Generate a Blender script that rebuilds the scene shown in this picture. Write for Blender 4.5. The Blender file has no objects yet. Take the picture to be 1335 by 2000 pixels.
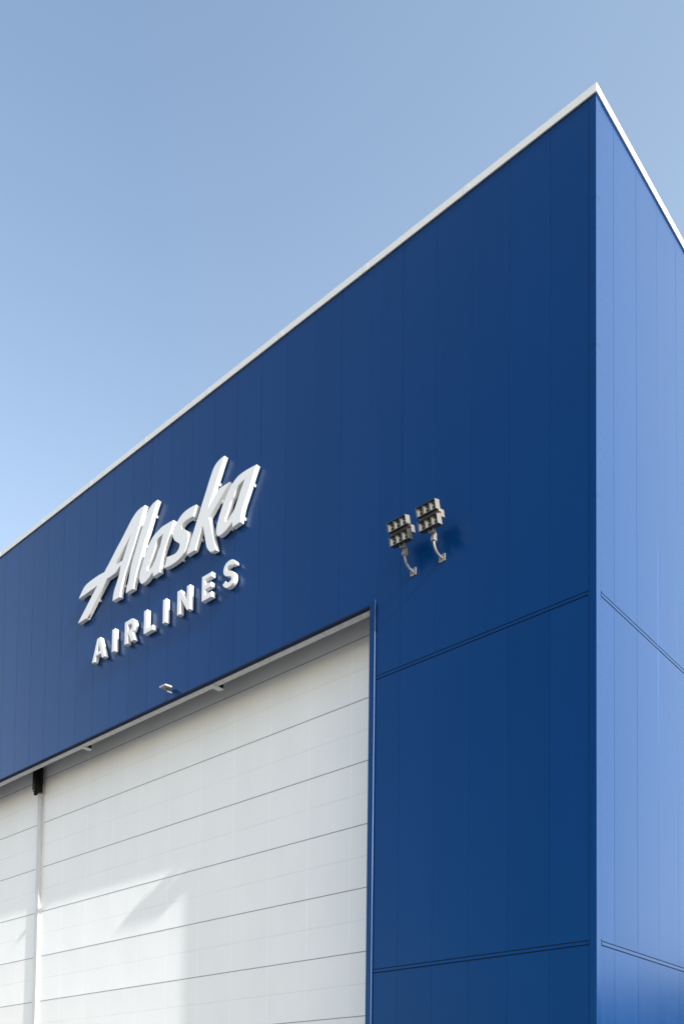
import bpy, bmesh, math, random
from mathutils import Vector, Matrix, noise
from mathutils.geometry import tessellate_polygon
random.seed(7)
S = bpy.context.scene
COL = S.collection

# ------------------------------------------------------------------ camera
cam_d = bpy.data.cameras.new("camera")
cam = bpy.data.objects.new("camera", cam_d)
COL.objects.link(cam)
RX = Vector((0.78533023, 0.6190391, 0.00685721))
UY = Vector((0.02416119, -0.04171587, 0.99883734))
FW = Vector((-0.61860542, 0.78425148, 0.04771746))
cam.matrix_world = Matrix(((RX[0], UY[0], -FW[0], 8.52610),
                           (RX[1], UY[1], -FW[1], -15.34465),
                           (RX[2], UY[2], -FW[2], 1.6),
                           (0, 0, 0, 1)))
cam_d.sensor_fit = 'HORIZONTAL'
cam_d.sensor_width = 36.0
cam_d.lens = 36.0 * 1791.141 / 1335.0
cam_d.shift_x = -(874.728 - 667.5) / 1335.0
cam_d.shift_y = (2112.932 - 1000.0) / 1335.0
cam_d.clip_start = 0.1
cam_d.clip_end = 6000
S.camera = cam

# ------------------------------------------------------------------ light
SUN = Vector((8.0, -1.0, 4.42)).normalized()
elev = math.asin(SUN.z)
azim = math.atan2(SUN.x, SUN.y)          # clockwise from +Y
w = bpy.data.worlds.new("World"); S.world = w; w.use_nodes = True
nt = w.node_tree; nt.nodes.clear()
sky = nt.nodes.new('ShaderNodeTexSky'); sky.sky_type = 'NISHITA'
sky.sun_disc = False
sky.sun_elevation = elev
sky.sun_rotation = azim
sky.altitude = 0; sky.air_density = 1.35; sky.dust_density = 1.5; sky.ozone_density = 0.5
bg = nt.nodes.new('ShaderNodeBackground'); bg.inputs['Strength'].default_value = 0.12
wo = nt.nodes.new('ShaderNodeOutputWorld')
# bright lobe added to the unseen north-east sky to lift the side wall's reflection
tcw = nt.nodes.new('ShaderNodeTexCoord')
dp_ = nt.nodes.new('ShaderNodeVectorMath'); dp_.operation = 'DOT_PRODUCT'
dp_.inputs[1].default_value = Vector((.60, .80, .02)).normalized()
nt.links.new(tcw.outputs['Generated'], dp_.inputs[0])
mr = nt.nodes.new('ShaderNodeMapRange'); mr.interpolation_type = 'SMOOTHSTEP'
mr.inputs['From Min'].default_value = .33; mr.inputs['From Max'].default_value = .95
mr.inputs['To Min'].default_value = 0; mr.inputs['To Max'].default_value = 3.9
nt.links.new(dp_.outputs['Value'], mr.inputs['Value'])
vs = nt.nodes.new('ShaderNodeVectorMath'); vs.operation = 'SCALE'; vs.inputs[0].default_value = (.86, 1.0, 1.02)

va = nt.nodes.new('ShaderNodeVectorMath'); va.operation = 'ADD'
dp2 = nt.nodes.new('ShaderNodeVectorMath'); dp2.operation = 'DOT_PRODUCT'; dp2.inputs[1].default_value = Vector((.60, .76, .24)).normalized()
nt.links.new(tcw.outputs['Generated'], dp2.inputs[0])
mr2 = nt.nodes.new('ShaderNodeMapRange'); mr2.inputs['From Min'].default_value = .10; mr2.inputs['From Max'].default_value = 1.0; mr2.inputs['To Max'].default_value = 1.0
nt.links.new(dp2.outputs['Value'], mr2.inputs['Value'])
ad2 = nt.nodes.new('ShaderNodeMath'); ad2.operation = 'ADD'
nt.links.new(ad2.outputs[0], vs.inputs['Scale']); nt.links.new(mr.outputs[0], ad2.inputs[0]); nt.links.new(mr2.outputs[0], ad2.inputs[1])
nt.links.new(sky.outputs[0], va.inputs[0]); nt.links.new(vs.outputs[0], va.inputs[1])
# low haze that pales the sky towards the horizon
sxyz = nt.nodes.new('ShaderNodeSeparateXYZ'); nt.links.new(tcw.outputs['Generated'], sxyz.inputs[0])
inv = nt.nodes.new('ShaderNodeMath'); inv.operation = 'SUBTRACT'; inv.inputs[0].default_value = 1.0; inv.use_clamp = True
nt.links.new(sxyz.outputs[2], inv.inputs[1])
pw = nt.nodes.new('ShaderNodeMath'); pw.operation = 'POWER'; pw.inputs[1].default_value = 3.0; nt.links.new(inv.outputs[0], pw.inputs[0])
hs = nt.nodes.new('ShaderNodeVectorMath'); hs.operation = 'SCALE'; hs.inputs[0].default_value = (2.6, 1.7, 1.1)
nt.links.new(pw.outputs[0], hs.inputs['Scale'])
vb = nt.nodes.new('ShaderNodeVectorMath'); vb.operation = 'ADD'
nt.links.new(va.outputs[0], vb.inputs[0]); nt.links.new(hs.outputs[0], vb.inputs[1])
nt.links.new(vb.outputs[0], bg.inputs[0]); nt.links.new(bg.outputs[0], wo.inputs[0])
sl = bpy.data.lights.new("sun", 'SUN'); sl.energy = 3.5; sl.angle = math.radians(0.53)
sl.color = (1.0, 0.95, 0.88)
so = bpy.data.objects.new("sun", sl); COL.objects.link(so)
so.rotation_euler = (-SUN).to_track_quat('-Z', 'Y').to_euler()
S.view_settings.view_transform = 'Standard'
S.view_settings.look = 'None'
S.view_settings.exposure = 1.12
S.view_settings.gamma = 1.0
S.view_settings.use_curve_mapping = False

# ------------------------------------------------------------------ helpers
def tag(o, label=None, cat=None, group=None, kind=None):
    if label: o['label'] = label
    if cat: o['category'] = cat
    if group: o['group'] = group
    if kind: o['kind'] = kind
    return o

def empty(name, loc=(0, 0, 0)):
    o = bpy.data.objects.new(name, None); COL.objects.link(o); o.location = loc
    o.empty_display_size = 0.3
    return o

def obj(name, bm, mat, parent=None, smooth=False, bevel=0.0):
    me = bpy.data.meshes.new(name)
    bmesh.ops.recalc_face_normals(bm, faces=bm.faces[:])
    bm.to_mesh(me); bm.free()
    o = bpy.data.objects.new(name, me); COL.objects.link(o)
    for m in (mat if isinstance(mat, (list, tuple)) else [mat]): me.materials.append(m)
    if smooth:
        for p in me.polygons: p.use_smooth = True
    if parent: o.parent = parent
    if bevel:
        b = o.modifiers.new('bevel', 'BEVEL'); b.width = bevel; b.segments = 2
        b.limit_method = 'ANGLE'; b.angle_limit = math.radians(38)
    return o

def box(bm, x0, x1, y0, y1, z0, z1, mi=0, M=None):
    v = [bm.verts.new(p) for p in ((x0,y0,z0),(x1,y0,z0),(x1,y1,z0),(x0,y1,z0),(x0,y0,z1),(x1,y0,z1),(x1,y1,z1),(x0,y1,z1))]
    if M is not None:
        for q in v: q.co = M @ q.co
    fs = []
    for f in ((0,3,2,1),(4,5,6,7),(0,1,5,4),(1,2,6,5),(2,3,7,6),(3,0,4,7)):
        fc = bm.faces.new([v[i] for i in f]); fc.material_index = mi; fs.append(fc)
    return fs

def tube(bm, pts, rad, seg=14, cap=True, mi=0):
    pts = [Vector(p) for p in pts]
    rings = []
    up = Vector((1, 0, 0))
    for i, p in enumerate(pts):
        t = (pts[min(i+1, len(pts)-1)] - pts[max(i-1, 0)]).normalized()
        a = t.cross(up)
        if a.length < 1e-3: a = t.cross(Vector((0, 1, 0)))
        a.normalize(); b = t.cross(a).normalized()
        r = rad[i] if isinstance(rad, (list, tuple)) else rad
        rings.append([bm.verts.new(p + r*(math.cos(k*2*math.pi/seg)*a + math.sin(k*2*math.pi/seg)*b)) for k in range(seg)])
    for i in range(len(rings)-1):
        for k in range(seg):
            f = bm.faces.new((rings[i][k], rings[i][(k+1) % seg], rings[i+1][(k+1) % seg], rings[i+1][k])); f.material_index = mi
            f.smooth = True
    if cap:
        bm.faces.new(rings[0]).material_index = mi; bm.faces.new(rings[-1][::-1]).material_index = mi

def split_loose(o):
    """every separate piece of the mesh becomes an object of its own, same name, same parent"""
    bm = bmesh.new(); bm.from_mesh(o.data); bm.verts.ensure_lookup_table()
    seen = set(); isl = []
    for v in bm.verts:
        if v.index in seen: continue
        st = [v]; seen.add(v.index); cur = []
        while st:
            q = st.pop(); cur.append(q.index)
            for e in q.link_edges:
                w_ = e.other_vert(q)
                if w_.index not in seen: seen.add(w_.index); st.append(w_)
        isl.append(set(cur))
    out = [o]
    if len(isl) > 1:
        for k, s_ in enumerate(isl):
            b2 = bm.copy(); b2.verts.ensure_lookup_table()
            bmesh.ops.delete(b2, geom=[v for v in b2.verts if v.index not in s_], context='VERTS')
            if k == 0: b2.to_mesh(o.data)
            else:
                c = o.copy(); c.data = o.data.copy(); b2.to_mesh(c.data); COL.objects.link(c); out.append(c)
            b2.free()
    bm.free()
    return out

def smooth_loop(pts, n=5):
    """Catmull-Rom through the points; points flagged 1 stay sharp corners."""
    N = len(pts); out = []
    for i in range(N):
        p0, p1, p2, p3 = pts[i-1], pts[i], pts[(i+1) % N], pts[(i+2) % N]
        a = Vector(p1[:2]); b = Vector(p2[:2])
        out.append(a)
        if p1[2] and p2[2]: continue
        d = (b - a).length
        t1 = (b - Vector(p0[:2])) if not p1[2] else None
        t2 = (Vector(p3[:2]) - a) if not p2[2] else None
        def lim(t, L): 
            return t.normalized() * L if t.length > 1e-6 else t
        if t1 is not None: t1 = lim(t1, d)
        if t2 is not None: t2 = lim(t2, d)
        if t1 is None: t1 = (b - a)*2 - t2
        if t2 is None: t2 = (b - a)*2 - t1
        for k in range(1, n):
            s = k/n
            h00 = 2*s**3-3*s**2+1; h10 = s**3-2*s**2+s; h01 = -2*s**3+3*s**2; h11 = s**3-s**2
            out.append(a*h00 + t1*h10 + b*h01 + t2*h11)
    return out

def area(l):
    return sum(l[i-1].x*l[i].y - l[i].x*l[i-1].y for i in range(len(l)))/2

def extrude_letter(name, loops, yf, yb, mat, parent):
    """flat letter in the XZ plane, front face at y=yf, back at y=yb, with a small front chamfer"""
    bm = bmesh.new()
    ls = []
    for k, l in enumerate(loops):
        l = [p for i, p in enumerate(l) if (p - l[i-1]).length > 1e-4]
        if (area(l) > 0) != (k == 0): l = l[::-1]
        ls.append(l)
    def inset(l, c):
        out = []
        for i, p in enumerate(l):
            e1 = (p - l[i-1]).normalized(); e2 = (l[(i+1) % len(l)] - p).normalized()
            n1 = Vector((-e1.y, e1.x)); n2 = Vector((-e2.y, e2.x))
            m = n1 + n2
            if m.length < 1e-3: m = n1
            m.normalize(); s = min(2.0, 1/max(.3, m.dot(n1)))
            out.append(p + m*c*s)
        return out
    fr, sd = [], []
    for l in ls:
        a = [bm.verts.new((p.x, yf, p.y)) for p in inset(l, .006)]
        b = [bm.verts.new((p.x, yf + .006, p.y)) for p in l]
        c = [bm.verts.new((p.x, yb, p.y)) for p in l]
        fr.append((a, l, c))
        n = len(l)
        for i in range(n):
            j = (i+1) % n
            bm.faces.new((a[i], a[j], b[j], b[i]))
            e = bm.faces.new((b[i], b[j], c[j], c[i]))
            e.smooth = True
    tri = tessellate_polygon([[Vector((p.x, p.y, 0)) for p in l] for l in ls])
    fa = [v for t in fr for v in t[0]]; fc = [v for t in fr for v in t[2]]
    for t in tri:
        try:
            bm.faces.new([fa[i] for i in t]); bm.faces.new([fc[i] for i in reversed(t)])
        except ValueError: pass
    me_o = obj(name, bm, mat, parent)
    for e in me_o.data.edges: pass
    # sharp edges where side faces bend more than 30 degrees
    bm = bmesh.new(); bm.from_mesh(me_o.data)
    for e in bm.edges:
        if len(e.link_faces) == 2 and e.calc_face_angle(0) > math.radians(28): e.smooth = False
    bm.to_mesh(me_o.data); bm.free()
    return me_o

# ------------------------------------------------------------------ materials
def mat(name, col, rough=.4, metal=0.0, spec=.5, coat=0.0):
    m = bpy.data.materials.new(name); m.use_nodes = True
    b = m.node_tree.nodes['Principled BSDF']
    b.inputs['Base Color'].default_value = (*col, 1)
    b.inputs['Roughness'].default_value = rough
    b.inputs['Metallic'].default_value = metal
    b.inputs['Specular IOR Level'].default_value = spec
    b.inputs['Coat Weight'].default_value = coat
    b.inputs['Coat Roughness'].default_value = .12
    return m

def nodes(m): return m.node_tree.nodes, m.node_tree.links, m.node_tree.nodes['Principled BSDF']

def add_noise(m, scale, c0, c1, sock='Base Color', detail=6, stretch=(1, 1, 1), pos=(.35, .65), rough=.55):
    N, L, b = nodes(m)
    tc = N.new('ShaderNodeTexCoord'); mp = N.new('ShaderNodeMapping'); mp.inputs['Scale'].default_value = stretch
    n = N.new('ShaderNodeTexNoise'); n.inputs['Scale'].default_value = scale; n.inputs['Detail'].default_value = detail
    n.inputs['Roughness'].default_value = rough
    r = N.new('ShaderNodeValToRGB'); r.color_ramp.elements[0].position = pos[0]; r.color_ramp.elements[1].position = pos[1]
    f = lambda c: (*c, 1) if isinstance(c, (tuple, list)) else (c, c, c, 1)
    r.color_ramp.elements[0].color = f(c0); r.color_ramp.elements[1].color = f(c1)
    L.new(tc.outputs['Object'], mp.inputs[0]); L.new(mp.outputs[0], n.inputs[0]); L.new(n.outputs[0], r.inputs[0])
    L.new(r.outputs[0], b.inputs[sock])
    return n, r

def add_bump(m, scale, dist, strength=1.0, stretch=(1, 1, 1), detail=2, prev=None):
    N, L, b = nodes(m)
    tc = N.new('ShaderNodeTexCoord'); mp = N.new('ShaderNodeMapping'); mp.inputs['Scale'].default_value = stretch
    n = N.new('ShaderNodeTexNoise'); n.inputs['Scale'].default_value = scale; n.inputs['Detail'].default_value = detail
    bp = N.new('ShaderNodeBump'); bp.inputs['Distance'].default_value = dist; bp.inputs['Strength'].default_value = strength
    L.new(tc.outputs['Object'], mp.inputs[0]); L.new(mp.outputs[0], n.inputs[0]); L.new(n.outputs[0], bp.inputs['Height'])
    if prev: L.new(prev.outputs[0], bp.inputs['Normal'])
    L.new(bp.outputs[0], b.inputs['Normal'])
    return bp

BLUE = (0.0004, 0.027, 0.104)
m_blue = mat('blue_painted_steel', BLUE, .26, 0, .5)
def paint(m, lo, hi):
    N, L, bs = nodes(m)
    geo = N.new('ShaderNodeNewGeometry'); tc = N.new('ShaderNodeTexCoord')
    mp = N.new('ShaderNodeMapping'); mp.inputs['Scale'].default_value = (5, 5, .10)
    nz = N.new('ShaderNodeTexNoise'); nz.inputs['Scale'].default_value = 1.0; nz.inputs['Detail'].default_value = 5
    n2 = N.new('ShaderNodeTexNoise'); n2.inputs['Scale'].default_value = .25; n2.inputs['Detail'].default_value = 3
    L.new(tc.outputs['Object'], mp.inputs[0]); L.new(mp.outputs[0], nz.inputs[0]); L.new(tc.outputs['Object'], n2.inputs[0])
    ml = N.new('ShaderNodeMath'); ml.operation = 'MULTIPLY'; L.new(nz.outputs[0], ml.inputs[0]); L.new(n2.outputs[0], ml.inputs[1])
    ad = N.new('ShaderNodeMath'); ad.operation = 'MULTIPLY_ADD'; L.new(geo.outputs['Random Per Island'], ad.inputs[0]); ad.inputs[1].default_value = .45
    L.new(ml.outputs[0], ad.inputs[2])
    rp = N.new('ShaderNodeValToRGB'); rp.color_ramp.elements[0].color = (*lo, 1); rp.color_ramp.elements[1].color = (*hi, 1)
    rp.color_ramp.elements[0].position = .1; rp.color_ramp.elements[1].position = .9
    L.new(ad.outputs[0], rp.inputs[0]); L.new(rp.outputs[0], bs.inputs['Base Color'])
    rr = N.new('ShaderNodeMapRange'); rr.inputs['To Min'].default_value = .205; rr.inputs['To Max'].default_value = .265
    L.new(ml.outputs[0], rr.inputs['Value']); rr.inputs['From Min'].default_value = .15; rr.inputs['From Max'].default_value = .4
    L.new(rr.outputs[0], bs.inputs['Roughness'])
paint(m_blue, (0.0004, 0.0258, 0.108), (0.0010, 0.0300, 0.124))
_b = add_bump(m_blue, .5, .0015, stretch=(1, 1, .45), detail=1)
m_trim = mat('blue_trim_flashing', BLUE, .18, 0, .5)
for _m in (m_blue, m_trim):
    _p = _m.node_tree.nodes['Principled BSDF']; _p.inputs['Specular Tint'].default_value = (.05, .25, .70, 1); _p.inputs['IOR'].default_value = 1.60
m_fascia = mat('navy_matt_flashing', (.010, .017, .045), .7, 0, .15)
add_noise(m_trim, 3, (0.0005, 0.0268, 0.112), (0.0008, 0.0285, 0.119), stretch=(1, 1, .3))
m_gap = mat('dark_joint_filler', (.004, .006, .012), .8, 0, .2)
m_cop = mat('white_coping_metal', (.63, .64, .64), .35, 0, .5)
m_let = mat('white_letter_paint', (.70, .72, .75), .38, 0, .5)
m_clip = mat('letter_clip_metal', (.62, .62, .60), .4, .3)
m_edge_glint = mat('painted_edge_highlight', (.24, .28, .42), .35)  # pale colour stands in for sun and sky glint on the jamb edge
m_galv = mat('galvanised_channel', (.55, .56, .56), .5, .35)
add_noise(m_galv, 9, (.46, .47, .47), (.60, .61, .61), detail=7)
m_black = mat('black_housing', (.004, .004, .005), .5, 0, .25)
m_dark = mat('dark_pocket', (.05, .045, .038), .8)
m_mull = mat('aluminium_guide', (.52, .53, .55), .45, .3)
add_noise(m_mull, 6, (.46, .47, .49), (.56, .57, .59), stretch=(1, 1, .2))
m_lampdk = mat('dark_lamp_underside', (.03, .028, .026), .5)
m_lamp = mat('grey_lamp_housing', (.215, .215, .215), .42, .15)
add_noise(m_lamp, 6, (.20, .20, .20), (.23, .23, .228), detail=3)
m_lampin = mat('lamp_reflector', (.34, .345, .345), .30, .45)
m_lens = mat('lamp_lens', (.10, .085, .05), .12, 0, .7)
m_cup = mat('lamp_cup', (.045, .055, .055), .4, .3)
m_wl = mat('pale_grey_light_body', (.42, .42, .42), .4)
m_lensw = mat('pale_lens', (.30, .31, .32), .25)
m_roof = mat('roof_membrane', (.45, .45, .44), .8)
m_rust = mat('rust_stain', (.16, .08, .04), .8)
m_rod = mat('lightning_rod_metal', (.35, .33, .30), .4, .7)

# door fabric: weld seams and faint mid-panel bars are marks of the door itself
m_door = mat('white_door_fabric', (.78, .80, .80), .42, 0, .4)
def door_fabric(m):
    N, L, b = nodes(m)
    tc = N.new('ShaderNodeTexCoord'); sx = N.new('ShaderNodeSeparateXYZ'); L.new(tc.outputs['Object'], sx.inputs[0])
    def M(op, a, bb=None):
        n = N.new('ShaderNodeMath'); n.operation = op
        for i, q in enumerate((a, bb)):
            if q is None: continue
            if isinstance(q, (int, float)): n.inputs[i].default_value = q
            else: L.new(q, n.inputs[i])
        return n.outputs[0]
    # vertical welds, pitch 1.494 m
    u = M('ABSOLUTE', M('SUBTRACT', M('FRACT', M('DIVIDE', M('ADD', sx.outputs[0], 7.59 + 1.545*60.5), 1.545)), .5))
    weld = M('LESS_THAN', u, .011)
    # horizontal inner bars half way between section joints, pitch 1.557 m
    h = M('ABSOLUTE', M('SUBTRACT', M('FRACT', M('DIVIDE', M('SUBTRACT', sx.outputs[2], 13.89 - 16.02), 1.602)), .5))
    bar = M('LESS_THAN', h, .009)
    nz = N.new('ShaderNodeTexNoise'); nz.inputs['Scale'].default_value = .8; nz.inputs['Detail'].default_value = 6
    mp = N.new('ShaderNodeMapping'); mp.inputs['Scale'].default_value = (1, 1, .5)
    L.new(tc.outputs['Object'], mp.inputs[0]); L.new(mp.outputs[0], nz.inputs[0])
    r = N.new('ShaderNodeValToRGB'); r.color_ramp.elements[0].position = .3; r.color_ramp.elements[1].position = .7
    r.color_ramp.elements[0].color = (.775, .795, .815, 1); r.color_ramp.elements[1].color = (.815, .83, .85, 1)
    L.new(nz.outputs[0], r.inputs[0])
    n2 = N.new('ShaderNodeTexNoise'); n2.inputs['Scale'].default_value = 1.1; L.new(mp.outputs[0], n2.inputs[0])
    k2 = M('MULTIPLY', bar, n2.outputs[0])
    mx = N.new('ShaderNodeMix'); mx.data_type = 'RGBA'; mx.inputs[7].default_value = (.66, .67, .68, 1)
    L.new(k2, mx.inputs[0]); L.new(r.outputs[0], mx.inputs[6])
    k1 = M('MULTIPLY', weld, .7)
    mx2 = N.new('ShaderNodeMix'); mx2.data_type = 'RGBA'; mx2.inputs[7].default_value = (.87, .885, .90, 1)
    L.new(k1, mx2.inputs[0]); L.new(mx.outputs[2], mx2.inputs[6])
    L.new(mx2.outputs[2], b.inputs['Base Color'])
    # gentle billow of the cloth between the bars
    hb = M('MULTIPLY', M('MULTIPLY', h, h), 4)
    bp = N.new('ShaderNodeBump'); bp.inputs['Distance'].default_value = .010; L.new(hb, bp.inputs['Height'])
    nb = N.new('ShaderNodeTexNoise'); nb.inputs['Scale'].default_value = .7; nb.inputs['Detail'].default_value = 3
    L.new(tc.outputs['Object'], nb.inputs[0])
    b2 = N.new('ShaderNodeBump'); b2.inputs['Distance'].default_value = .02
    L.new(nb.outputs[0], b2.inputs['Height']); L.new(bp.outputs[0], b2.inputs['Normal'])
    L.new(b2.outputs[0], b.inputs['Normal'])
door_fabric(m_door)
m_seam = mat('door_joint_profile', (.26, .275, .30), .5)

# concrete apron
m_ap = mat('apron_concrete', (.34, .335, .32), .85)
def apron(m):
    N, L, b = nodes(m)
    tc = N.new('ShaderNodeTexCoord')
    br = N.new('ShaderNodeTexBrick'); br.offset = 0; br.inputs['Scale'].default_value = 1
    br.inputs['Brick Width'].default_value = 6; br.inputs['Row Height'].default_value = 6
    br.inputs['Mortar Size'].default_value = .02
    br.inputs['Color1'].default_value = (.235, .225, .205, 1); br.inputs['Color2'].default_value = (.285, .275, .255, 1)
    br.inputs['Mortar'].default_value = (.08, .08, .08, 1)
    L.new(tc.outputs['Object'], br.inputs[0])
    n = N.new('ShaderNodeTexNoise'); n.inputs['Scale'].default_value = .6; n.inputs['Detail'].default_value = 9
    L.new(tc.outputs['Object'], n.inputs[0])
    mx = N.new('ShaderNodeMix'); mx.data_type = 'RGBA'; mx.blend_type = 'MULTIPLY'; mx.inputs[0].default_value = .5
    L.new(br.outputs[0], mx.inputs[6]); L.new(n.outputs[0], mx.inputs[7])
    L.new(mx.outputs[2], b.inputs['Base Color'])
apron(m_ap)
m_grass = mat('dry_grass', (.10, .11, .05), .9)
add_noise(m_grass, .05, (.07, .09, .035), (.15, .14, .07), detail=9)
m_hill = mat('wooded_hills', (.03, .05, .03), .9, 0, .2)
add_noise(m_hill, .08, (.07, .09, .085), (.13, .15, .13), detail=10)

# ------------------------------------------------------------------ ground and far setting
bm = bmesh.new(); R = 3000; n = 48
c = bm.verts.new((0, 0, -.004)); ring = [bm.verts.new((R*math.cos(i*2*math.pi/n), R*math.sin(i*2*math.pi/n), -.004)) for i in range(n)]
for i in range(n): bm.faces.new((c, ring[i], ring[(i+1) % n]))
tag(obj('ground', bm, m_grass), kind='structure')
bm = bmesh.new()
v = [bm.verts.new(p) for p in ((-110, -95, 0), (70, -95, 0), (70, 75, 0), (-110, 75, 0))]; bm.faces.new(v)
tag(obj('apron_pavement', bm, m_ap), kind='structure')

# wooded ridge round the airfield: high to the north-east, low elsewhere
bm = bmesh.new(); K = 360
prof = [(-60, 0), (-45, .35), (-25, .75), (-8, .96), (10, 1.0), (60, .8), (140, .3), (220, 0)]
rows = []
for i in range(K):
    a = i*2*math.pi/K
    d = math.degrees(a)
    g = math.exp(-((((d-68+180) % 360)-180)/26)**2)
    h = 9 + 3*noise.noise((math.cos(a)*4, math.sin(a)*4, 0)) + g*(52 + 4*noise.noise((math.cos(a)*6, math.sin(a)*6, 3)))
    rr = []
    for r, f in prof:
        rad = 330 + r + 15*noise.noise((math.cos(a)*3, math.sin(a)*3, 7))
        hh = h*f + (0 if f == 0 else 1.3*noise.noise((rad*.1, a*50, 1)) + .7*noise.noise((rad*.3, a*120, 4)))
        rr.append(bm.verts.new((rad*math.cos(a), rad*math.sin(a), hh if f else -1)))
    rows.append(rr)
for i in range(K):
    A, B = rows[i], rows[(i+1) % K]
    for j in range(len(prof)-1): bm.faces.new((A[j], B[j], B[j+1], A[j+1]))
tag(obj('hills', bm, m_hill), kind='structure')

# ------------------------------------------------------------------ the hangar
W = 44.2; D = 46.0
ZL, ZB, ZR = 5.150, 12.045, 22.20
ZH = 13.81                       # header of the door opening
XJ = -5.905                       # right jamb of the opening
XK = -38.3                       # left jamb
SL = .062                        # height of a horizontal flashing strip
hangar = empty('hangar')
tag(hangar, 'tall blue metal clad aircraft hangar with white roof coping and huge white door', 'hangar')

def panel(bm, axis, sgn, base, a0, a1, z0, z1, g=.0035, ch=.004, dp=.016, j=None):
    """one cladding panel: face plus two small folded edges and the returns into the joint.
    axis 'x': runs along x on plane y=base; 'y': runs along y on plane x=base. sgn = outward sign."""
    a0 += g/2; a1 -= g/2
    j0, j1 = j if j else (random.uniform(-.0012, .0012), random.uniform(-.0012, .0012))
    prof = [(a0, -dp), (a0, -ch), (a0+ch, j0), (a1-ch, j1), (a1, -ch), (a1, -dp)]
    lo = []; hi = []
    for a, o in prof:
        for L_, z in ((lo, z0), (hi, z1)):
            p = (a, base + sgn*o, z) if axis == 'x' else (base + sgn*o, a, z)
            L_.append(bm.verts.new(p))
    for i in range(len(prof)-1):
        bm.faces.new((lo[i], lo[i+1], hi[i+1], hi[i]))
    bm.faces.new(lo); bm.faces.new(hi)

TR = .150
# front wall
bm = bmesh.new()
xs = [-TR, -1.066] + [-(1.066 + i) for i in range(1, 42)] + [-W + TR]
for i in range(len(xs)-1):
    x1, x0 = xs[i], xs[i+1]
    jj = (random.uniform(-.0012, .0012), random.uniform(-.0012, .0012))
    for (z0, z1) in ((0.15, ZL - SL - .022), (ZL + .018, ZB - SL - .022), (ZB + .018, ZR + .05)):
        if x0 >= XJ + .15 - .6 and x1 > XJ:                 # right of the opening
            lo_x = max(x0, XJ + .10)
            panel(bm, 'x', -1, 0, lo_x, x1, z0, z1, j=jj)
        elif x1 <= XK + .6 and x0 < XK:
            panel(bm, 'x', -1, 0, x0, min(x1, XK - .10), z0, z1, j=jj)
        elif z0 > ZB - 1:
            if x0 < XJ + .10 < x1 or x0 < XK - .1 < x1 : pass
            panel(bm, 'x', -1, 0, x0, x1, ZH + .004, z1, j=jj)
# corner piece left of the right pier, above the header
panel(bm, 'x', -1, 0, -6.066, XJ + .10, ZH + .004, ZR + .05)
front = obj('front_wall', bm, m_blue, hangar)
# wall core behind the panels (seen only in the joints)
bm = bmesh.new()
box(bm, XJ + .02, -.02, .014, .285, 0, ZR + .03)
for zc in (ZL, ZB): box(bm, XJ + .03, -.03, .0125, .0138, zc - SL - .03, zc + .03, 1); box(bm, -W + .03, XK - .03, .0125, .0138, zc - SL - .03, zc + .03, 1)
box(bm, -W + .02, XK - .02, .014, .285, 0, ZR + .03)
box(bm, XK - .02, XJ + .02, .014, .285, 15.62, ZR + .03)
box(bm, XK - .02, XJ + .02, .014, .10, ZH + .006, 15.62)
obj('wall_core', bm, [m_trim, m_gap], hangar)

# side wall
bm = bmesh.new()
ys = [TR + .02, .725] + [.725 + i for i in range(1, 45)] + [D - TR]
for i in range(len(ys)-1):
    jj = (random.uniform(-.0014, .0014), random.uniform(-.0014, .0014))
    for (z0, z1) in ((0.15, ZL - SL - .022), (ZL + .018, ZB - SL - .022), (ZB + .018, ZR + .05)):
        panel(bm, 'y', 1, 0, ys[i], ys[i+1], z0, z1, j=jj)
obj('side_wall', bm, m_blue, hangar)
bm = bmesh.new(); box(bm, -.285, -.014, .285, D - .03, 0, ZR + .03); box(bm, -.0138, -.0125, .03, D - .04, ZL - SL - .03, ZL + .03, 1); box(bm, -.0138, -.0125, .03, D - .04, ZB - SL - .03, ZB + .03, 1); obj('side_wall_core', bm, [m_trim, m_gap], hangar)
# rear and far side walls
bm = bmesh.new(); box(bm, -W, 0, D - .02, D, 0, ZR + .05); obj('rear_wall', bm, m_blue, hangar)
bm = bmesh.new(); box(bm, -W - .0, -W + .015, .3, D - .02, 0, ZR + .05); obj('far_side_wall', bm, m_blue, hangar)
bm = bmesh.new(); box(bm, -W + .3, -.3, .3, D - .3, 21.9, 22.1); obj('roof', bm, m_roof, hangar)

# corner trims: front leg, side leg, rivets and lap joints every 3.05 m
def corner_trim():
    bm = bmesh.new()
    lv = []
    e = .004
    for z in (0.0, ZR + .03):
        lv.append([bm.verts.new(p) for p in ((-TR + .002, -.002, z), (-TR + .002, -e, z), (-.004, -e, z), (.002, -e + .0008, z), (e - .0008, -.002, z), (e, .004, z), (e, TR + .022, z), (.002, TR + .022, z))])
    for i in range(7): bm.faces.new((lv[0][i], lv[0][i+1], lv[1][i+1], lv[1][i]))
    z = 1.75
    while z < 22:
        # lap: a slightly proud sleeve edge
        box(bm, -TR + .004, -.014, -e - .002, -e - .0003, z, z + .008)
        box(bm, e + .0003, e + .002, .014, TR + .018, z, z + .010)
        z += 3.05
    z = .3
    while z < 22.1:
        for cen, ax in (((-TR + .020, -e - .001, z), 'y'), ((e + .001, TR, z), 'x')):
            M = Matrix.Translation(cen) @ Matrix.Rotation(math.radians(90), 4, 'X' if ax == 'y' else 'Y')
            bmesh.ops.create_cone(bm, cap_ends=True, segments=8, radius1=.0095, radius2=.006, depth=.008, matrix=M)
        z += .305
    return bm
obj('corner_trim', corner_trim(), m_trim, hangar)

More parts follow.
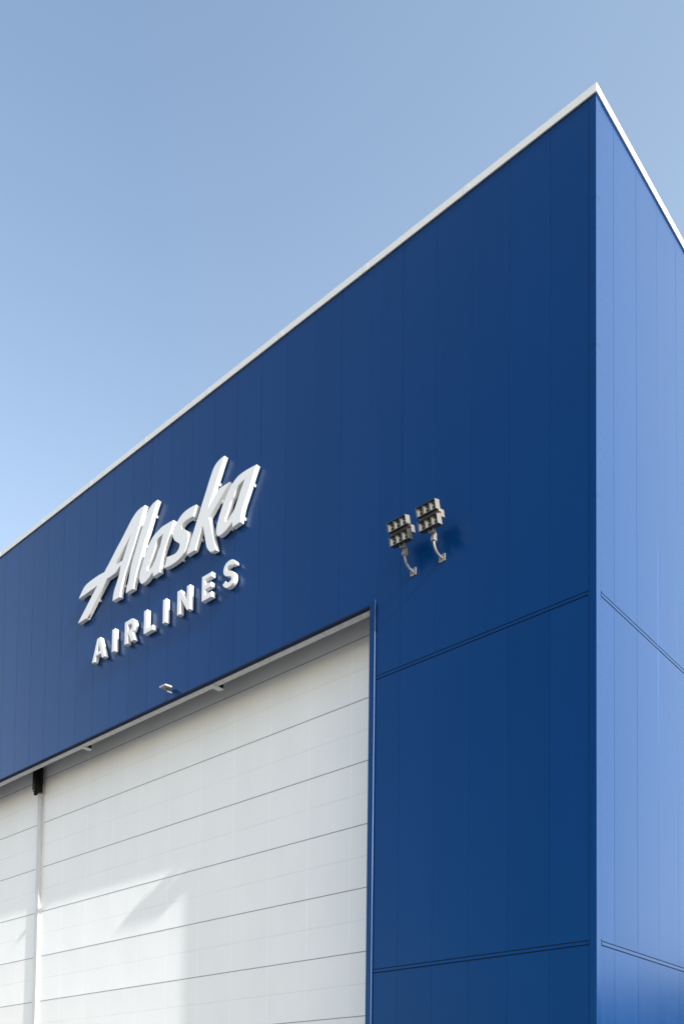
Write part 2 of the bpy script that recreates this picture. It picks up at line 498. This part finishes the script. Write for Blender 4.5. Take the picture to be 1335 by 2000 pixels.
# horizontal flashing strips: raised blue band with dark gaps above and below
def strips(zc, name):
    bm = bmesh.new()
    for a0, a1 in ((XJ + .105, -TR - .012),):
        for k in range(2):
            pass
        box(bm, a0, a1, -.001, .012, zc - SL, zc)
        box(bm, a1 - .012, a1 - .002, -.010, -.0015, zc - SL - .012, zc + .05)
    for a0, a1 in ((-W + TR, XK - .105),):
        box(bm, a0, a1, -.001, .012, zc - SL, zc)
    split_loose(obj(name, bm, m_trim, hangar, bevel=.002))
    bm = bmesh.new()
    box(bm, -.012, .001, TR + .034, D - .2, zc - SL, zc)
    box(bm, .0015, .010, TR + .036, TR + .046, zc - SL - .012, zc + .05)
    split_loose(obj(name, bm, m_trim, hangar, bevel=.002))
strips(ZL, 'flashing_strip'); strips(ZB, 'flashing_strip')

# roof coping
def coping():
    bm = bmesh.new()
    z0, z1, p = ZR - .005, ZR + .175, .035
    # ring profile: front, right, rear, left (mitred)
    def ringv(o, z): return [bm.verts.new(q) for q in ((-W - o, -o, z), (o, -o, z), (o, D + o, z), (-W - o, D + o, z))]
    seq = [ringv(-.02, z0 + .02), ringv(p - .012, z0), ringv(p, z0 + .004), ringv(p, z1 - .004), ringv(p - .004, z1), ringv(-.42, z1 - .03), ringv(-.43, z1 - .2)]
    for a, b in zip(seq, seq[1:]):
        for i in range(4): bm.faces.new((a[i], a[(i+1) % 4], b[(i+1) % 4], b[i]))
    # cover plates over the joints
    x = -.40
    x = -3.3
    while x > -W:
        box(bm, x, x + .16, -p - .0025, -p - .0003, z0 + .003, z1 - .004); x -= 3.05
    y = 3.1
    while y < D:
        box(bm, p + .0003, p + .0025, y, y + .16, z0 + .003, z1 - .004); y += 3.05
    return bm
obj('coping', coping(), m_cop, hangar)

# header of the opening: blue flashing, grey channel, dark pocket above the door
bm = bmesh.new()
box(bm, XK + .0, XJ, -.006, .105, ZH - .012, ZH + .003)
box(bm, XK + .0, XJ, -.006, -.002, ZH + .003, ZH + .030)
obj('header_flashing', bm, m_fascia, hangar, bevel=.002)
bm = bmesh.new()
box(bm, XK, XJ, .106, .285, ZH - .016, ZH + .03)
box(bm, XK, XJ, .275, .285, ZH + .03, ZH + .20)
obj('header_channel', bm, m_galv, hangar)
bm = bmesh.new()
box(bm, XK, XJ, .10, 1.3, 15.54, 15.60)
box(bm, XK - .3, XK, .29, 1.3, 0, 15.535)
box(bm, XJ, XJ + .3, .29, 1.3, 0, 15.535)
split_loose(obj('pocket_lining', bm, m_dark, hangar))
# jamb trims, proud of the cladding so their sunny edge shows
bm = bmesh.new()
box(bm, XJ - .085, XJ + .085, -.042, .10, 0, ZH + .07)
box(bm, XJ - .085, XJ - .07, .10, 1.10, 0, ZH - .02)
o = obj('jamb_trim', bm, m_trim, hangar, bevel=.004)
bm = bmesh.new(); tube(bm, [(XJ + .087, -.037, .02), (XJ + .087, -.037, ZH + .068)], .006, 8)  # added thin strip, paints the bright highlight along the trim's sunny edge
obj('edge_highlight', bm, m_edge_glint, o)
bm = bmesh.new()
box(bm, XK - .085, XK + .085, -.042, .10, 0, ZH + .10)
box(bm, XK + .07, XK + .085, .10, 1.10, 0, ZH - .02)
obj('jamb_trim', bm, m_trim, hangar, bevel=.004)

# hanging brackets under the header channel
def bracket(x):
    bm = bmesh.new()
    box(bm, x - .11, x + .11, .10, .50, ZH - .030, ZH - .018)
    box(bm, x + .02, x + .11, .34, .46, ZH - .017, ZH + .20, mi=1)
    o = obj('header_bracket', bm, [m_galv, m_black], hangar, bevel=.002)
bracket(-12.17); bracket(-18.95); bracket(-25.73); bracket(-32.5)

# door leaves
YD = 1.02
def leaf(x0, x1):
    bm = bmesh.new()
    box(bm, x0, x1, YD, YD + .12, 0.03, 15.5)
    z = 13.89
    while z > .2:
        box(bm, x0 + .003, x1 - .003, YD - .004, YD - .0005, z - .012, z + .012, 1)
        z -= 1.602
    o = obj('hangar_door', bm, [m_door, m_seam], hangar)
    bm = bmesh.new()
    for xa, xb in ((x0 + .001, x0 + .10), (x1 - .10, x1 - .001)):
        box(bm, xa, xb, YD - .012, YD - .0045, 0.04, 15.4)
    split_loose(obj('edge_strip', bm, m_let, o))
    bm = bmesh.new(); box(bm, x0, x1, YD - .03, YD + .15, 0.005, .03); obj('bottom_seal', bm, m_black, o)
    return o
XM = -23.0
leaf(XM + .10, XJ - .07)
leaf(XK + .07, XM - .13)
# guide post between the leaves
bm = bmesh.new()
box(bm, XM - .115, XM + .115, .92, 1.24, 0, 15.45)
box(bm, XM - .150, XM - .116, .98, 1.24, 0, 15.45)
guide = obj('door_guide', bm, m_mull, hangar, bevel=.004)
bm = bmesh.new(); box(bm, XM - .155, XM - .120, .955, .979, 0, 15.4); obj('rubber_seal', bm, m_black, guide)
# black drive unit hanging at the top of the guide
drive = None
bm = bmesh.new()
box(bm, -22.95, -22.77, .62, .91, 13.33, 14.25)
tube(bm, [(-22.90, .70, 13.26), (-22.80, .70, 13.26)], .062, 16)
box(bm, -22.88, -22.82, .64, .76, 13.26, 13.335)
box(bm, -22.90, -22.60, .78, .90, 14.26, 14.9)
box(bm, -22.765, -22.72, .78, .9, 13.62, 14.2)
du = obj('drive_unit', bm, m_black, hangar, bevel=.008)
bm = bmesh.new(); box(bm, -22.93, -22.85, .605, .619, 13.335, 13.36)
obj('unit_latch', bm, m_galv, du)
bm = bmesh.new(); tube(bm, [(-22.80, .85, 13.33), (-22.80, .85, 13.14)], .014, 8)
obj('unit_cable', bm, m_galv, du)

# ------------------------------------------------------------------ script wordmark
LETTERS = { 
'A' : [[(-18.784,17.691,1),(-18.262,17.681,1),(-17.125,18.558,1),(-16.678,18.566,0),(-16.548,18.635,0),(-16.382,18.697,1),(-16.457,18.419,0),(-16.571,18.225,0),(-16.687,18.047,0),(-16.749,17.895,0),(-16.783,17.715,1),(-16.378,17.703,1),(-16.365,17.835,0),(-16.292,18.043,0),(-16.182,18.3,0),(-16.006,18.577,0),(-15.894,18.751,0),(-15.757,18.962,0),(-15.427,19.549,0),(-15.271,19.855,0),(-15.138,20.084,1),(-15.332,20.089,0),(-15.539,20.068,0),(-15.72,19.996,0),(-15.901,19.884,0),(-16.081,19.74,0),(-16.263,19.594,0),(-16.5,19.42,0),(-16.739,19.246,0),(-16.979,19.053,0),(-17.169,18.918,0),(-17.28,18.831,1),(-17.569,18.851,0),(-17.887,18.85,0),(-18.101,18.84,0),(-18.316,18.814,0),(-18.464,18.763,0),(-18.583,18.669,0),(-18.767,18.497,1),(-17.681,18.532,1)],[(-15.853,19.498,1),(-15.935,19.43,0),(-16.038,19.346,0),(-16.246,19.194,0),(-16.456,19.04,0),(-16.615,18.928,0),(-16.79,18.829,1),(-16.583,18.821,0),(-16.306,18.819,1),(-16.184,18.981,0),(-16.033,19.219,0)]] , 
'l' : [[(-14.489,19.966,1),(-14.596,19.814,0),(-14.702,19.631,0),(-14.832,19.411,0),(-14.987,19.138,0),(-15.156,18.885,0),(-15.215,18.748,0),(-15.323,18.553,0),(-15.419,18.367,0),(-15.514,18.141,0),(-15.597,17.925,0),(-15.652,17.791,0),(-15.666,17.701,1),(-16.055,17.703,1),(-16.029,17.837,0),(-15.931,18.05,0),(-15.838,18.357,0),(-15.717,18.621,0),(-15.582,18.862,0),(-15.497,19.021,0),(-15.327,19.307,0),(-15.133,19.612,0),(-15.061,19.736,0),(-14.95,19.842,0),(-14.814,19.922,0),(-14.664,19.965,0)]] , 
'a' : [[(-13.682,19.015,1),(-13.804,19.031,0),(-14.029,19.041,0),(-14.255,19.045,0),(-14.413,19.012,0),(-14.573,18.972,0),(-14.709,18.916,0),(-14.823,18.835,0),(-14.935,18.725,0),(-15.024,18.591,0),(-15.126,18.453,0),(-15.21,18.302,0),(-15.294,18.15,0),(-15.352,17.988,0),(-15.355,17.866,0),(-15.304,17.755,0),(-15.211,17.682,0),(-15.007,17.691,0),(-14.882,17.735,0),(-14.783,17.789,0),(-14.694,17.837,1),(-14.679,17.886,1),(-14.641,17.69,1),(-14.306,17.702,1),(-14.311,17.836,0),(-14.199,18.129,0),(-14.093,18.336,0),(-13.965,18.519,0),(-13.881,18.664,0),(-13.775,18.841,0)],[(-14.19,18.81,1),(-14.291,18.789,0),(-14.427,18.76,0),(-14.505,18.708,0),(-14.549,18.642,0),(-14.602,18.523,0),(-14.69,18.39,0),(-14.8,18.251,0),(-14.89,18.159,0),(-14.962,18.074,0),(-14.967,18.02,0),(-14.914,17.976,0),(-14.837,17.978,0),(-14.722,18.025,0),(-14.588,18.141,0),(-14.522,18.227,0),(-14.435,18.36,0),(-14.337,18.502,0),(-14.242,18.7,0)]] , 
's' : [[(-12.613,19.018,1),(-12.763,18.74,1),(-12.923,18.746,0),(-13.094,18.75,0),(-13.244,18.717,0),(-13.297,18.671,0),(-13.284,18.612,0),(-13.206,18.542,0),(-13.107,18.482,0),(-13.029,18.413,0),(-12.977,18.338,0),(-12.959,18.25,0),(-12.967,18.145,0),(-13.006,18.04,0),(-13.067,17.93,0),(-13.128,17.846,0),(-13.192,17.804,0),(-13.32,17.746,0),(-13.449,17.715,0),(-13.624,17.701,0),(-13.846,17.704,0),(-14.094,17.734,1),(-13.97,18.03,1),(-13.767,17.988,0),(-13.59,17.973,0),(-13.481,17.998,0),(-13.396,18.06,0),(-13.366,18.143,0),(-13.401,18.209,0),(-13.491,18.274,0),(-13.581,18.345,0),(-13.661,18.438,0),(-13.698,18.535,0),(-13.713,18.651,0),(-13.672,18.744,0),(-13.598,18.822,0),(-13.512,18.882,0),(-13.383,18.965,0),(-13.233,19.025,0),(-13.04,19.051,0),(-12.826,19.048,0)]] , 
'k' : [[(-11.393,19.88,1),(-11.521,19.881,0),(-11.684,19.849,0),(-11.8,19.795,0),(-11.892,19.713,0),(-11.972,19.595,0),(-12.052,19.461,0),(-12.143,19.3,0),(-12.257,19.102,0),(-12.395,18.867,0),(-12.534,18.63,0),(-12.673,18.376,0),(-12.813,18.136,0),(-12.931,17.932,0),(-13.036,17.715,1),(-12.651,17.712,1),(-12.316,18.283,1),(-12.262,18.13,0),(-12.208,17.923,0),(-12.153,17.716,0),(-12.113,17.593,0),(-12.038,17.471,0),(-11.952,17.391,0),(-11.88,17.355,1),(-11.691,17.341,1),(-12.031,18.404,1),(-11.149,19.033,1),(-11.589,19.042,1),(-12.087,18.682,1)]] , 
'a2' : [[(-10.029,19.013,1),(-10.208,19.031,0),(-10.381,19.045,0),(-10.555,19.054,0),(-10.694,19.047,0),(-10.835,19.021,0),(-10.975,18.96,0),(-11.098,18.885,0),(-11.203,18.801,0),(-11.308,18.68,0),(-11.395,18.563,0),(-11.465,18.45,0),(-11.534,18.337,0),(-11.604,18.199,0),(-11.672,18.036,0),(-11.706,17.918,0),(-11.703,17.834,0),(-11.664,17.752,0),(-11.588,17.692,0),(-11.479,17.683,0),(-11.352,17.703,0),(-11.227,17.746,0),(-11.12,17.797,0),(-11.042,17.852,0),(-11.02,17.902,1),(-11.001,17.691,1),(-10.667,17.709,1),(-10.643,17.821,0),(-10.596,17.999,0),(-10.53,18.146,0),(-10.43,18.312,0),(-10.331,18.478,0),(-10.233,18.666,0),(-10.135,18.842,0)],[(-10.53,18.804,1),(-10.652,18.794,0),(-10.774,18.754,0),(-10.861,18.698,0),(-10.913,18.638,0),(-10.981,18.551,0),(-11.086,18.454,0),(-11.171,18.302,0),(-11.257,18.16,0),(-11.335,18.051,0),(-11.334,18.009,0),(-11.278,17.962,0),(-11.215,17.966,0),(-11.127,18.023,0),(-11.057,18.077,0),(-10.952,18.15,0),(-10.884,18.238,0),(-10.799,18.378,0),(-10.716,18.541,0),(-10.614,18.683,0)]] , 
}
YF, YBK = -.160, -.038
sign = empty('script_sign', (-14.4, 0, 17.7))
tag(sign, 'large white raised script sign reading Alaska on the upper blue wall', 'sign')
def put(o, root):
    o.parent = root
    o.location = -Vector(root.location)
    return o
names = {'A': 'capital_letter', 'l': 'letter', 'a': 'letter', 's': 'letter', 'k': 'letter', 'a2': 'letter'}
lab = {'A': 'tall swashed script capital A', 'l': 'script letter l joined behind the capital A', 'a': 'first lower case script a', 's': 'script letter s', 'k': 'tall script letter k', 'a2': 'last script letter a'}
CL = {'A': [(-18.31, 17.78), (-17.62, 18.08), (-16.12, 18.40), (-15.48, 19.40)],
      'l': [(-14.62, 19.72), (-15.12, 18.90), (-15.62, 17.86)],
      'a': [(-14.30, 17.84), (-14.08, 18.42), (-14.95, 17.70)],
      's': [(-12.70, 18.86), (-13.10, 17.90), (-13.20, 18.70)],
      'k': [(-12.0, 18.92), (-11.80, 18.62), (-11.86, 17.88), (-12.50, 17.96)],
      'a2': [(-10.25, 18.64), (-10.58, 18.08), (-11.28, 17.72)]}
for k, loops in LETTERS.items():
    ls = [smooth_loop(l) for l in loops]
    yf = YF - (.004 if k == 'l' else .002 if k == 's' else 0)
    o = put(extrude_letter(names[k], ls, yf, YBK, m_let, None), sign); o['label'] = lab[k]
    # mounting tabs round the back edge
    bm = bmesh.new()
    l = ls[0]; L_ = sum((l[i]-l[i-1]).length for i in range(len(l)))
    cx = sum(p.x for p in l)/len(l); acc = 0; nxt = .45
    sg = 1 if area(l) > 0 else -1
    for i in range(len(l)):
        e = l[i]-l[i-1]; acc += e.length
        if acc > nxt and e.length > 1e-3:
            t = e.normalized(); nrm = Vector((t.y, -t.x))*sg
            p = (l[i]+l[i-1])/2 + nrm*.008
            ang = math.atan2(t.y, t.x)
            M = Matrix.Translation((p.x, 0, p.y)) @ Matrix.Rotation(-ang, 4, 'Y')
            box(bm, -.035, .035, -.062, -.002, -.020, .016, M=M); nxt = acc + .85
    split_loose(obj('mounting_tab', bm, m_let, o))
# rust marks on the foot of the capital
A_obj = bpy.data.objects['capital_letter']
bm = bmesh.new()
foot0, foot1 = Vector((-18.262, 17.681)), Vector((-17.125, 18.558))
for s_, w_, h_ in ((.045, .030, .050), (.085, .022, .035), (.12, .014, .02)):
    p = foot0.lerp(foot1, s_); t = (foot1-foot0).normalized(); ang = math.atan2(t.y, t.x)
    M = Matrix.Translation((p.x, -.10, p.y)) @ Matrix.Rotation(-ang, 4, 'Y')
    bmesh.ops.create_icosphere(bm, subdivisions=2, radius=1, matrix=M @ Matrix.Diagonal((w_, h_*.8, .0025, 1)))
ro = obj('rust_mark', bm, m_rust, A_obj); split_loose(ro)

# ------------------------------------------------------------------ block letters
ZB0, ZT0 = 16.085, 16.790
block = empty('block_letter_sign', (-14.4, 0, 16.0))
tag(block, 'smaller white raised block letters reading AIRLINES below the script sign', 'sign')
def P(*pts): return [Vector(p) for p in pts]
def rect(x0, x1): return P((x0, ZB0), (x1, ZB0), (x1, ZT0), (x0, ZT0))
def arc(cx, cz, rx, rz, a0, a1, n=14): return [Vector((cx + rx*math.cos(math.radians(a0+(a1-a0)*i/n)), cz + rz*math.sin(math.radians(a0+(a1-a0)*i/n)))) for i in range(n+1)]
ch = []
ch.append(('A', [P((-17.875, ZB0), (-17.705, ZB0), (-17.650, 16.246), (-17.360, 16.246), (-17.300, ZB0), (-17.122, ZB0), (-17.415, ZT0), (-17.590, ZT0)),
                 P((-17.610, 16.352), (-17.405, 16.352), (-17.507, 16.635))]))
ch.append(('I', [rect(-16.757, -16.595)]))
def R_():
    x0 = -16.065
    outer = P((x0, ZB0), (x0+.170, ZB0), (x0+.170, 16.338), (-15.845, 16.338), (-15.722, ZB0), (-15.538, ZB0), (-15.672, 16.368))
    cz = (16.345+ZT0)/2 + .006
    outer += arc(-15.735, cz, .215, (ZT0-16.345)/2, -55, 90)
    outer += P((x0, ZT0))
    hole = P((x0+.165, 16.470), (-15.775, 16.470)) + arc(-15.765, (16.47+16.655)/2, .075, .0925, -90, 90, 10)[1:] + P((x0+.165, 16.655))
    return [outer, hole]
ch.append(('R', R_()))
ch.append(('L', [P((-15.062, ZB0), (-14.600, ZB0), (-14.600, 16.228), (-14.902, 16.228), (-14.902, ZT0), (-15.062, ZT0))]))
ch.append(('I', [rect(-14.114, -13.957)]))
ch.append(('N', [P((-13.422, ZB0), (-13.270, ZB0), (-13.262, 16.530), (-12.962, ZB0), (-12.829, ZB0), (-12.829, ZT0), (-12.975, ZT0), (-12.975, 16.370), (-13.262, ZT0), (-13.422, ZT0))]))
ch.append(('E', [P((-12.288, ZB0), (-11.844, ZB0), (-11.844, 16.235), (-12.137, 16.235), (-12.137, 16.388), (-11.880, 16.388), (-11.880, 16.515), (-12.137, 16.515), (-12.137, 16.664), (-11.850, 16.664), (-11.850, ZT0), (-12.288, ZT0))]))
def S_():
    # centre line of the S, then offset to a constant stroke
    cl = [(-10.905, 16.640), (-10.955, 16.705), (-11.030, 16.738), (-11.110, 16.742), (-11.200, 16.720), (-11.258, 16.665), (-11.280, 16.600), (-11.262, 16.535), (-11.205, 16.487), (-11.120, 16.455), (-11.035, 16.425), (-10.970, 16.380), (-10.935, 16.315), (-10.940, 16.245), (-10.985, 16.185), (-11.055, 16.150), (-11.135, 16.142), (-11.215, 16.165), (-11.275, 16.215), (-11.310, 16.275)]
    pts = smooth_loop([(x, z, 0) for x, z in cl], 4)[:-4]
    w_ = .070
    a, b = [], []
    for i, p in enumerate(pts):
        t = (pts[min(i+1, len(pts)-1)] - pts[max(i-1, 0)]).normalized(); n_ = Vector((-t.y, t.x))
        a.append(p + n_*w_); b.append(p - n_*w_)
    return [a + b[::-1]]
ch.append(('S', S_()))
cnt = {}
for c_, loops in ch:
    o = put(extrude_letter('letter', loops, YF, YBK, m_let, None), block)
    cnt[c_] = cnt.get(c_, 0) + 1
    o['label'] = 'block letter ' + c_ + ('' if c_ != 'I' else (' between the A and the R' if cnt[c_] == 1 else ' between the L and the N'))
    # stand-off studs into the wall
    bm = bmesh.new()
    xs_ = [p.x for p in loops[0]]; 
    for fx, fz in ((.5, .12), (.5, .88)):
        xa = {'A': (-17.80, -17.51), 'R': (-15.98, -15.98), 'L': (-14.98, -14.98), 'N': (-13.35, -12.90), 'E': (-12.21, -12.21), 'S': (-11.1, -11.07)}.get(c_, (sum(xs_)/len(xs_),)*2)
        x_ = xa[0] if fz < .5 else xa[1]
        z_ = ZB0 + (ZT0-ZB0)*(.07 if fz < .5 else .93)
        tube(bm, [(x_, -.001, z_), (x_, YBK - .002, z_)], .012, 8)
    split_loose(obj('stud', bm, m_clip, o))

# ------------------------------------------------------------------ floodlights
TILT = math.radians(14)
def floodlight(xc):
    root = empty('floodlight', (xc, 0, 14.13))
    def at(o): return put(o, root)
    # wall plate with four bolts
    bm = bmesh.new(); box(bm, xc-.088, xc+.088, -.014, -.001, 14.048, 14.214)
    for dx in (-.068, .068):
        for dz in (14.068, 14.194): tube(bm, [(xc+dx, -.013, dz), (xc+dx, -.034, dz)], .014, 8)
    at(obj('mounting_plate', bm, m_lamp, None, bevel=.002))
    # curved arm
    bm = bmesh.new()
    p0, p1, p2, p3 = Vector((xc, -.010, 14.128)), Vector((xc, -.17, 14.130)), Vector((xc, -.305, 14.20)), Vector((xc, -.305, 14.40))
    pts = []
    for i in range(25):
        t = i/24; pts.append(p0*(1-t)**3 + p1*3*t*(1-t)**2 + p2*3*t*t*(1-t) + p3*t**3)
    tube(bm, pts, .027, 18)
    at(obj('arm', bm, m_lamp, None))
    # clamp sleeve
    bm = bmesh.new()
    box(bm, xc-.050, xc+.050, -.355, -.255, 14.365, 14.450)
    box(bm, xc-.036, xc+.050, -.350, -.262, 14.450, 14.545)
    for dx in (-.03, .03): tube(bm, [(xc+dx, -.354, 14.40), (xc+dx, -.366, 14.40)], .008, 8)
    box(bm, xc-.030, xc+.030, -.345, -.27, 14.545, 14.60)
    at(obj('clamp', bm, m_lamp, None, bevel=.005))
    # head frame: local u along the tilted face (up), n outward, origin at the lower back corner
    n_ = Vector((0, -math.cos(TILT), -math.sin(TILT))); u_ = Vector((0, -math.sin(TILT), math.cos(TILT)))
    org = n_*(-3.205) + u_*14.26
    M = Matrix(((1, 0, 0, xc + .003), (0, n_.y, u_.y, org.y), (0, n_.z, u_.z, org.z), (0, 0, 0, 1)))
    hw = .270
    def B(bm, x0, x1, n0, n1, u0, u1, mi=0): box(bm, x0, x1, n0, n1, u0, u1, mi, M)
    # rear housing (one plate carries both banks)
    bm = bmesh.new()
    B(bm, -hw+.004, hw-.004, 0, .070, 0, .225); B(bm, -hw+.004, hw-.004, 0, .070, .262, .505)
    B(bm, -hw+.03, hw-.03, 0, .05, .225, .262)
    for k in range(11):
        x = -hw + .03 + k*(2*hw-.06)/10
        B(bm, x-.004, x+.004, -.022, -.0005, .02, .16); B(bm, x-.004, x+.004, -.022, -.0005, .345, .48)
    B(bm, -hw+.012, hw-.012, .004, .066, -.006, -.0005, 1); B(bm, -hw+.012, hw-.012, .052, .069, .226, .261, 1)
    back = at(obj('rear_housing', bm, [m_lamp, m_lampdk], None, bevel=.006))
    # yoke
    bm = bmesh.new()
    B(bm, -.055, -.043, .02, .10, -.085, -.001); B(bm, .060, .072, .02, .10, -.105, -.001)
    B(bm, -.055, .072, .03, .09, -.085, -.073)
    tube(bm, [(xc-.075, -.375, 14.575), (xc+.09, -.375, 14.575)], .014, 8)
    box(bm, xc-.032, xc+.05, -.40, -.30, 14.53, 14.56)
    at(obj('yoke', bm, m_lamp, None))
    bm = bmesh.new(); B(bm, -.24, .262, -.140, -.023, .175, .333)
    at(obj('driver_box', bm, m_lamp, None, bevel=.008))
    # two optical banks, each an open tray with two dividers
    for ub in (.0, .293):
        h = .197
        bm = bmesh.new()
        B(bm, -hw, hw, .0705, .084, ub, ub + h)                                   # back of the tray
        for x0 in (-hw, hw - .010): B(bm, x0, x0 + .010, .084, .168, ub, ub + h)
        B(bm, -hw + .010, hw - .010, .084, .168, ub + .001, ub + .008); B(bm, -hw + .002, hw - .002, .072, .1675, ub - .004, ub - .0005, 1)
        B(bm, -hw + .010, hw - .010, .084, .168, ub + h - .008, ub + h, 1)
        for k in (-1, 1): B(bm, k*.088 - .0035, k*.088 + .0035, .084, .160, ub + .008, ub + h - .008)
        tray = at(obj('light_tray', bm, [m_lamp, m_lampdk], None))
        # reflectors: curved sheet in each cell
        bm = bmesh.new()
        for k in (-1, 0, 1):
            cx = k*.177
            cols = []
            for j in range(9):
                t = -1 + j/4
                x = cx + .080*t; nn = .088 + .045*abs(t)**2.2
                cols.append([bm.verts.new(M @ Vector((x, nn, ub + .010 + (h-.020)*i/4))) for i in range(5)])
            for j in range(8):
                for i in range(4):
                    f = bm.faces.new((cols[j][i], cols[j+1][i], cols[j+1][i+1], cols[j][i+1])); f.smooth = True
        r_ = obj('reflector', bm, m_lampin); r_.parent = tray
        for k in (-1, 0, 1):
            for uu in (.055, .142):
                bm = bmesh.new()
                c0 = Vector((k*.177 + .012, .088, ub + uu))
                a_ = M @ c0; d_ = n_
                # cup ring and the dome of the lens
                tube(bm, [a_, a_ + d_*.040, a_ + d_*.040, a_ + d_*.016], [.032, .034, .026, .024], 16, mi=0)
                bmesh.ops.create_uvsphere(bm, u_segments=12, v_segments=8, radius=.021, matrix=Matrix.Translation(a_ + d_*.020))
                for f in bm.faces:
                    if (f.calc_center_median() - (a_ + d_*.020)).length < .0215: f.material_index = 1; f.smooth = True
                le = obj('lens', bm, [m_cup, m_lens]); le.parent = tray
    return root
fl = floodlight(-3.842)
tag(fl, 'twin bank grey floodlight on a curved arm, the higher one nearer the hangar corner', 'floodlight', 'floodlights on the blue front wall')
def copy_tree(o, parent=None):
    c_ = o.copy(); COL.objects.link(c_)
    if parent: c_.parent = parent
    for h in list(o.children): copy_tree(h, c_)
    return c_
fl2 = copy_tree(fl); fl2.location.x = -4.682
tag(fl2, 'twin bank grey floodlight on a curved arm, the lower one nearer the white door', 'floodlight', 'floodlights on the blue front wall')

# ------------------------------------------------------------------ small wall light above the door
wl = empty('wall_light', (-13.85, 0, 14.0))
tag(wl, 'small flat white light on a short stem above the header of the white door', 'wall light')
bm = bmesh.new()
Mh = Matrix.Translation((-13.83, -.20, 14.105)) @ Matrix.Rotation(math.radians(4), 4, 'X')
box(bm, -.150, .150, -.115, .115, -.022, .026, M=Mh)
put(obj('lamp_head', bm, m_wl, None, bevel=.010), wl)
bm = bmesh.new(); box(bm, -.138, .138, -.105, .105, -.027, -.0225, M=Mh); put(obj('lens', bm, m_lensw, None), wl)
bm = bmesh.new(); box(bm, -13.88, -13.80, -.20, -.10, 14.035, 14.072); box(bm, -13.865, -13.815, -.15, -.001, 13.985, 14.034)
put(obj('stem', bm, m_lamp, None, bevel=.004), wl)

# ------------------------------------------------------------------ lightning rods on the parapet
def rod(x, y, label):
    bm = bmesh.new()
    tube(bm, [(x, y, ZR + .15), (x, y, ZR + .20), (x, y, ZR + .21), (x, y, ZR + .52)], [.03, .03, .009, .004], 8)
    o = obj('lightning_rod', bm, m_rod); tag(o, label, 'lightning rod', 'lightning rods along the roof edge')
rod(-7.36, .10, 'thin lightning rod on the white front coping, the one nearer the hangar corner')
rod(-14.33, .10, 'thin lightning rod on the white front coping, above the script sign')
